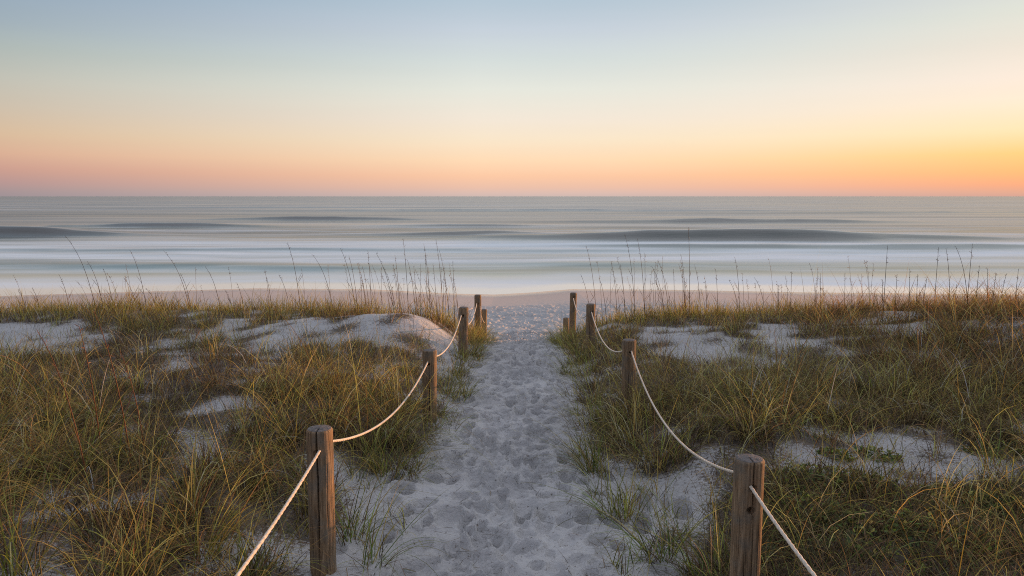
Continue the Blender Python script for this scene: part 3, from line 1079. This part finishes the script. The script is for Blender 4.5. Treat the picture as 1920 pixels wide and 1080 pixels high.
# wispy tufts leaning over the path from both sides, and single stems all over the thin places
for i in range(190):
    y = rng.uniform(4.6, 17.2)
    sd_ = -1 if i % 2 else 1
    l_, r_ = edge_x(y)
    x = (float(l_) if sd_ < 0 else float(r_)) - sd_ * rng.uniform(-.12, .26)
    if sd_ > 0 and y < 6.3 or sd_ < 0 and y < 6.0:
        continue
    f = fields[('left' if x < 0 else 'right') + ('_ridge' if y > 14.2 else '_dune')]
    tussock(f, x, y, int(rng.uniform(6, 24)), .08, rng.uniform(.35, .85), {'green': 2, 'olive': 3, 'deep': 1.5, 'gold': 1, 'brown': 1}, .38, 1.0, .006,
            wind=(-sd_ * rng.uniform(.1, .55), -.05), dead=.6)
for i in range(46):
    if i % 3:
        x, y = rng.uniform(.62, 1.5), rng.uniform(3.9, 6.0)
    else:
        x, y = rng.uniform(-1.5, -.72), rng.uniform(4.6, 6.6)
    sd_ = 1 if x > 0 else -1
    tussock(fields['left_dune' if x < 0 else 'right_dune'], x, y, int(rng.uniform(4, 13)), .05, rng.uniform(.25, .6), {'green': 2, 'olive': 3, 'deep': 1.5, 'gold': 1, 'brown': 1}, .42, 1.2,
            .0058, wind=(-sd_ * rng.uniform(0, .4), -.05), dead=.6)
n1_ = 15000
y = 4.0 + 13.2 * rng.random(n1_) ** .8
x = rng.uniform(-1, 1, n1_) * (0.75 * y + 1.0)
l_, r_ = edge_x(y)
ok = (x < l_ + rng.normal(0, .1, n1_)) | (x > r_ + rng.normal(0, .1, n1_))
x, y = x[ok], y[ok]
for nm_, m_ in (('left_dune', x < 0), ('right_dune', x >= 0)):
    q = int(m_.sum())
    fields[nm_].add(pick_cols(q, {'olive': 2, 'brown': 4, 'thatch_shade': 2, 'gold': 1.2, 'straw': .6}), x=x[m_], y=y[m_], z=H(x[m_], y[m_]) - .01, az=rng.uniform(0, 6.3, q),
                    lean=np.abs(rng.normal(.2, .35, q)), curl=np.abs(rng.normal(.8, .6, q)), L=.10 + .45 * rng.random(q) ** 2, w=.0042, tw=rng.normal(0, .4, q))
# pale flowering blades that arch high over the rest, in loose groups
for i in range(420):
    y = rng.uniform(4.2, 11.5)
    x = rng.uniform(-1, 1) * (0.72 * y + .6)
    l_, r_ = edge_x(y)
    if l_ - .15 < x < r_ + .15 or fbm(x * 1.1, y * 1.1, 2, 77) < -.12:
        continue
    q = int(rng.integers(2, 8))
    a_ = rng.uniform(0, 6.3)
    fields['left_dune' if x < 0 else 'right_dune'].add(
        pick_cols(q, {'straw': 3, 'gold': 3, 'olive': 1}) * 1.1, x=x + rng.normal(0, .05, q), y=y + rng.normal(0, .05, q), z=float(H(x, y)) - .01, az=a_ + rng.normal(0, .8, q),
        lean=np.abs(rng.normal(.12, .10, q)), curl=rng.uniform(1.7, 3.0, q), L=rng.uniform(.55, .95, q), w=.0062 if y < 7 else .0075, tw=rng.normal(0, .3, q))
GLAB = {'left_dune': ('dune_grass', 'thick tangle of green and brown dune grass covering the left dune', 'dune grass'),
        'right_dune': ('dune_grass', 'thick tangle of rusty and olive dune grass covering the right dune', 'dune grass'),
        'left_ridge': ('ridge_grass', 'golden olive grass along the far ridge left of the path before the beach', 'ridge grass'),
        'right_ridge': ('ridge_grass', 'golden olive grass along the far ridge right of the path before the beach', 'ridge grass')}
for k, bl in fields.items():
    nm, lab, cat = GLAB[k]
    tag(link(nm, bl.mesh(nm, 5 if 'ridge' in nm else 7)), lab, cat, kind='stuff')
print('tussocks', NT, 'blades', sum(sum(len(a) for a in b.p['x']) for b in fields.values()))

# tufts that stand alone and can be pointed at
MG = {'green': 4, 'olive': 3, 'gold': 1, 'brown': 1}
MB_ = {'olive': 3, 'green': 2.4, 'gold': 2, 'brown': 2.2, 'rust': .6}
MD = {'deep': 3, 'green': 3, 'olive': 1.5, 'brown': 1}
TUFTS = [  # base px, py, blades, radius, length, mix, lean, curl, width, wind, label
    (375, 1040, 150, .15, .80, MB_, .30, .85, .0072, (.10, -.05), 'big tall tussock of arching green gold blades in the left foreground'),
    (245, 1085, 60, .12, .62, MB_, .40, 1.1, .0068, (-.10, 0), 'low arching grass tuft on the sand at the bottom left'),
    (30, 1090, 50, .10, .70, MG, .25, .6, .0075, (.05, 0), 'upright green grass tuft in the bottom left corner'),
    (470, 1075, 38, .09, .52, MG, .25, .5, .0068, (.08, 0), 'thin green tuft under the rope left of the nearest left post'),
    (662, 1015, 46, .10, .62, MD, .30, .7, .0068, (.12, .0), 'sparse tuft of green blades just right of the nearest left post'),
    (700, 1060, 34, .08, .72, MD, .45, 1.2, .0066, (.35, .05), 'tuft of long blades bowing over the path edge at the bottom'),
    (728, 888, 110, .13, .50, MB_, .34, .6, .0060, (.02, -.05), 'brown based bushy tuft on the path edge below the second left post'),
    (775, 890, 36, .11, .42, MB_, .5, .5, .0055, (.25, -.1), 'flattened dry grass spray lying on sand beside the bushy tuft'),
    (845, 745, 60, .15, .50, MG, .32, .6, .0065, (.14, 0), 'green tuft on the sand slope right of the second left post'),
    (1110, 888, 34, .07, .66, MD, .34, .7, .0070, (-.30, -.02), 'lone dark green tuft leaning left into the path, below the big right tussock'),
    (1142, 968, 34, .08, .68, MD, .40, 1.1, .0064, (-.35, -.04), 'low tuft of arched blades on bare sand right of the path'),
    (1178, 970, 30, .09, .38, MB_, .15, .2, .0070, (0, 0), 'short upright stubby tuft on bare sand beside the low arched tuft'),
    (1240, 1045, 64, .09, .78, MD, .40, 1.1, .0070, (-.22, -.02), 'bottom tuft sending long blades left over the sand by the path'),
    (1345, 1090, 90, .16, .62, MD, .25, .7, .0068, (-.04, 0), 'dense upright green tuft hugging the left side of the nearest right post'),
    (1235, 872, 150, .20, .62, MB_, .34, 1.0, .0062, (-.05, -.03), 'big bushy tussock on the path edge in front of the second right post'),
    (1110, 695, 70, .15, .42, MG, .38, .8, .0065, (-.18, -.02), 'tuft spilling over the path edge at the foot of the third right post'),
    (1660, 905, 26, .07, .42, MG, .2, .5, .0066, (0, 0), 'thin green tuft on the open sand patch at the right'),
    (1865, 870, 40, .10, .40, MG, .3, .7, .0062, (0, 0), 'small green tuft on the sand patch near the right edge'),
    (1555, 830, 26, .07, .30, MB_, .3, .7, .0062, (0, 0), 'little brown tuft at the left end of the open sand patch'),
]
for (px, py, n, r, L, mix, ln, cu, w, wind, lab) in TUFTS:
    x, y = ground_hit(px, py)
    bl = Blades()
    z = float(H(x, y))
    tussock(bl, x, y, n, r, L * 1.12, mix, ln, cu * 1.25, w * 1.1, wind, dead=.3, under=.25 if n > 60 else .1)
    tag(link('grass_tuft', bl.mesh('grass_tuft', 9, (x, y, z)), loc=(x, y, z)), lab, 'grass tuft', 'separate grass tufts on the sand')

# ------------------------------------------------------------------ sea oat stalks


def stalk_mesh(name, L, lean, curl, az, col, head, wid=0.0055, seed=0):
    r = np.random.default_rng(seed)
    n = 12
    P = [np.zeros(3)]
    for s_ in range(n):
        t = (s_ + .5) / n
        phi = lean + curl * t ** 2.2
        P.append(P[-1] + L / n * np.array([math.sin(phi) * math.cos(az), math.sin(phi) * math.sin(az), math.cos(phi)]))
    P = np.array(P)
    ns = 5
    th = np.linspace(0, 2 * math.pi, ns, endpoint=False)
    rad = wid * (1 - 0.6 * np.linspace(0, 1, n + 1))
    V = P[:, None, :] + rad[:, None, None] * np.stack([np.cos(th), np.sin(th), 0 * th], -1)[None]
    i = np.arange(n)[:, None] * ns + np.arange(ns)[None]
    j = np.arange(n)[:, None] * ns + (np.arange(ns)[None] + 1) % ns
    Vs = [V.reshape(-1, 3)]
    Fs = [np.stack([i, j, j + ns, i + ns], -1).reshape(-1, 4)]
    off = len(Vs[0])

    def leaf(p, d, l, w):
        nonlocal off
        sd = np.cross(d, r.normal(0, 1, 3))
        sd = sd / (np.linalg.norm(sd) + 1e-9) * w / 2
        q = np.array([p - sd * .3, p + sd * .3, p + d * l * .45 + sd, p + d * l * .45 - sd, p + d * l + sd * .1, p + d * l - sd * .1])
        Vs.append(q)
        Fs.append(np.array([[0, 1, 2, 3], [3, 2, 4, 5]]) + off)
        off += 6
    if head:      # a loose, mostly shed panicle
        for k in range(head):
            t = r.uniform(.72, 1.0)
            p = P[0] * 0 + np.array([np.interp(t * n, np.arange(n + 1), P[:, q]) for q in range(3)])
            a = r.uniform(0, 6.3)
            d = np.array([math.cos(a) * .45, math.sin(a) * .45, r.uniform(-.2, .8)])
            leaf(p, d / np.linalg.norm(d), r.uniform(.025, .06), r.uniform(.005, .009))
    for k in range(3 if wid > .006 else 1):     # stem leaves
        t = r.uniform(.1, .5)
        p = np.array([np.interp(t * n, np.arange(n + 1), P[:, q]) for q in range(3)])
        a = r.uniform(0, 6.3)
        d = np.array([math.cos(a) * .5, math.sin(a) * .5, .8])
        leaf(p, d / np.linalg.norm(d), r.uniform(.18, .35), .008)
    V = np.concatenate(Vs)
    c = np.array(col)[None] * np.ones((len(V), 1))
    return np_mesh(name, V, np.concatenate(Fs), GRASS, c)


# distant stalks: tip x, tip y, foot x, distance
LST = [(128, 440, 172, 15.2), (248, 470, 268, 15.6), (312, 468, 350, 15.3), (538, 456, 560, 15.0), (588, 478, 622, 15.2), (232, 520, 250, 15.8),
       (160, 490, 186, 15.5), (196, 505, 205, 16), (112, 515, 122, 15.4), (60, 540, 66, 15.6), (385, 500, 408, 15.5), (445, 530, 452, 15.8), (500, 520, 505, 15.3),
       (524, 515, 540, 16), (420, 545, 430, 15.4), (640, 465, 664, 15.5), (655, 480, 668, 15.9), (690, 470, 694, 15.3), (706, 474, 738, 15.4), (716, 498, 742, 15.8),
       (740, 480, 748, 15.6), (756, 448, 764, 15.2), (795, 458, 806, 15.2), (797, 480, 800, 15.9), (818, 450, 830, 15.4), (824, 470, 842, 15.7), (776, 500, 780, 15.6),
       (849, 490, 851, 15.4), (765, 488, 778, 15.3), (680, 500, 690, 16), (812, 495, 818, 16), (30, 545, 40, 15.8), (275, 540, 288, 15.5), (340, 512, 352, 15.7)]
RST = [(1100, 462, 1122, 15.4), (1172, 440, 1194, 15.3), (1195, 448, 1212, 15.7), (1290, 428, 1297, 15.2), (1146, 490, 1160, 15.6), (1162, 495, 1175, 15.9), (1209, 475, 1212, 15.5),
       (1224, 500, 1250, 15.3), (1235, 490, 1258, 15.7), (1262, 505, 1268, 15.6), (1276, 480, 1290, 15.8), (1304, 500, 1318, 15.5), (1376, 482, 1392, 15.4),
       (1416, 520, 1440, 15.6), (1484, 510, 1488, 15.4), (1342, 505, 1350, 15.8), (1368, 525, 1390, 15.5), (1538, 512, 1545, 15.3), (1584, 512, 1590, 15.7), (1120, 520, 1140, 15.5),
       (1090, 515, 1112, 15.8), (1322, 530, 1330, 15.4), (1460, 535, 1465, 15.6)]
RHS = [(1664, 462, 1664, 12.8), (1760, 465, 1760, 12.9), (1775, 466, 1790, 13.3), (1790, 462, 1826, 12.7), (1823, 458, 1822, 12.9), (1682, 515, 1686, 13), (1706, 505, 1712, 13.4),
       (1720, 515, 1726, 12.8), (1740, 520, 1738, 13.2), (1836, 500, 1838, 13), (1850, 505, 1860, 13.3), (1868, 515, 1870, 12.9), (1888, 515, 1884, 13), (1910, 505, 1912, 13.2), (1655, 525, 1662, 13.5)]
DK = [(.085, .060, .042), (.11, .075, .045), (.14, .095, .055)]


def put_stalk(tx, ty, fx, yd, label, group, i, wid=.0062, col=None, head=9):
    tip = at(tx, ty, yd)
    foot_x = (fx - 960) / F * yd
    gz = float(H(foot_x, yd))
    dx = tip.x - foot_x
    hgt = tip.z - gz
    ch = math.hypot(dx, hgt)
    ang = abs(math.atan2(dx, hgt))
    az = 0 if dx > 0 else math.pi
    me = stalk_mesh('sea_oat_stalk', ch * 1.01, max(0.0, ang * .55), ang * 1.6, az + rng.normal(0, .25), col or DK[i % 3], head, wid, i)
    o = link('sea_oat_stalk', me, loc=(foot_x, yd, gz))
    return tag(o, label, 'grass stalk', group)


GD = [(.26, .175, .08), (.20, .125, .06), (.15, .10, .055)]
for i in range(46):
    tx = rng.uniform(636, 856) if i < 34 else rng.uniform(20, 620)
    put_stalk(tx, rng.uniform(492, 548), tx + rng.uniform(-4, 22), rng.uniform(15.0, 16.3), 'thin dry sea oat stalk rising from the left grass ridge against the surf',
              'sea oat stalks on the left ridge', i + 300, .0040, GD[i % 3], 10)
for i in range(46):
    tx = rng.uniform(1096, 1330) if i < 24 else rng.uniform(1330, 1640)
    put_stalk(tx, rng.uniform(480, 552), tx + rng.uniform(-4, 22), rng.uniform(15.0, 16.3), 'thin dry sea oat stalk rising from the right grass ridge against the surf',
              'sea oat stalks on the right ridge', i + 360, .0040, GD[i % 3], 10)
for i, a in enumerate(LST):
    put_stalk(*a, 'thin dry sea oat stalk rising from the left grass ridge against the surf', 'sea oat stalks on the left ridge', i)
for i, a in enumerate(RST):
    put_stalk(*a, 'thin dry sea oat stalk rising from the right grass ridge against the surf', 'sea oat stalks on the right ridge', i + 50)
for i, a in enumerate(RHS):
    put_stalk(*a, 'thin dry sea oat stalk rising above the rusty grass mound at the far right', 'sea oat stalks on the right mound', i + 90)
RC = (.30, .13, .065)
for i, (tx, ty, fx, yd, lab) in enumerate([
        (62, 620, 135, 5.6, 'tall reddish dry stalk leaning left, outermost in the left foreground grass'),
        (145, 615, 165, 6.2, 'tall reddish dry stalk standing nearly straight in the left foreground grass'),
        (176, 585, 222, 6.0, 'tallest reddish dry stalk with crooked tip in the left foreground grass'),
        (212, 660, 250, 6.4, 'reddish dry stalk rightmost of the left foreground grass')]):
    put_stalk(tx, ty, fx, yd, lab, 'reddish dry stalks in the left foreground', 200 + i, .0058, RC, 6)

# ------------------------------------------------------------------ low leafy vines and litter


VV, VC = [], []


def vine(px, py, rx, ry, n, hgt=0.10):
    x0, y0 = ground_hit(px, py)
    a = rng.uniform(0, 6.3, n)
    rr = np.sqrt(rng.random(n))
    x = x0 + rr * rx * np.cos(a)
    y = y0 + rr * ry * np.sin(a)
    z = H(x, y) + rng.uniform(0.0, 1, n) * hgt * (1 - rr * .7)
    az = rng.uniform(0, 6.3, n)
    ti = rng.uniform(-.2, .9, n)
    l = rng.uniform(.022, .050, n)
    d = np.stack([np.cos(az) * np.cos(ti), np.sin(az) * np.cos(ti), np.sin(ti)], -1)
    sdv = np.stack([-np.sin(az), np.cos(az), rng.normal(0, .3, n)], -1)
    p = np.stack([x, y, z], -1)
    VV.append(np.stack([p, p + d * (l * .5)[:, None] + sdv * (l * .28)[:, None], p + d * l[:, None], p + d * (l * .5)[:, None] - sdv * (l * .28)[:, None]], 1).reshape(-1, 3))
    VC.append(np.repeat(pick_cols(n, {'deep': 3, 'green': 2, 'olive': 2, 'brown': 1.2}), 4, 0))


vine(1560, 915, .5, .26, 1300, .17)
vine(1500, 970, .4, .3, 900, .17)
vine(1645, 858, .22, .12, 320, .10)
vine(1570, 858, .16, .10, 240, .10)
vine(1770, 922, .30, .10, 320, .07)
vine(1880, 850, .4, .15, 420, .09)
vine(1850, 960, .5, .25, 900, .15)
vine(1700, 1010, .7, .4, 1500, .20)
VV = np.concatenate(VV)
tag(link('ground_vine', np_mesh('ground_vine', VV, np.arange(len(VV)).reshape(-1, 4), GRASS, np.concatenate(VC), smooth=False)),
    'low green leafy ground cover creeping over the sand behind the nearest right post', 'ground cover', kind='stuff')

# scattered dry litter on the path
nl = 420
lx = []
ly = []
while len(lx) < nl:
    y = rng.uniform(3.5, 12)
    s_ = 1 if rng.random() < .5 else -1
    x = float(path_mid(y)) + s_ * abs(rng.normal(.75, .3))
    lx.append(x)
    ly.append(y)
lx = np.concatenate([lx, rng.uniform(-7, 7, 1500)])
ly = np.concatenate([ly, rng.uniform(4, 14, 1500)])
nl = len(lx)
bl = Blades()
bl.add(pick_cols(nl, {'brown': 2, 'dark': 3, 'tan': 1}), x=lx, y=ly, z=H(lx, ly) + .022, az=rng.uniform(0, 6.3, nl), lean=np.full(nl, 1.5),
       curl=rng.normal(0, .15, nl), L=rng.uniform(.03, .24, nl), w=.005, tw=rng.normal(0, .6, nl))
tag(link('dry_litter', bl.mesh('dry_litter', 3)), 'broken bits of dry grass scattered over the sand', 'litter', kind='stuff')
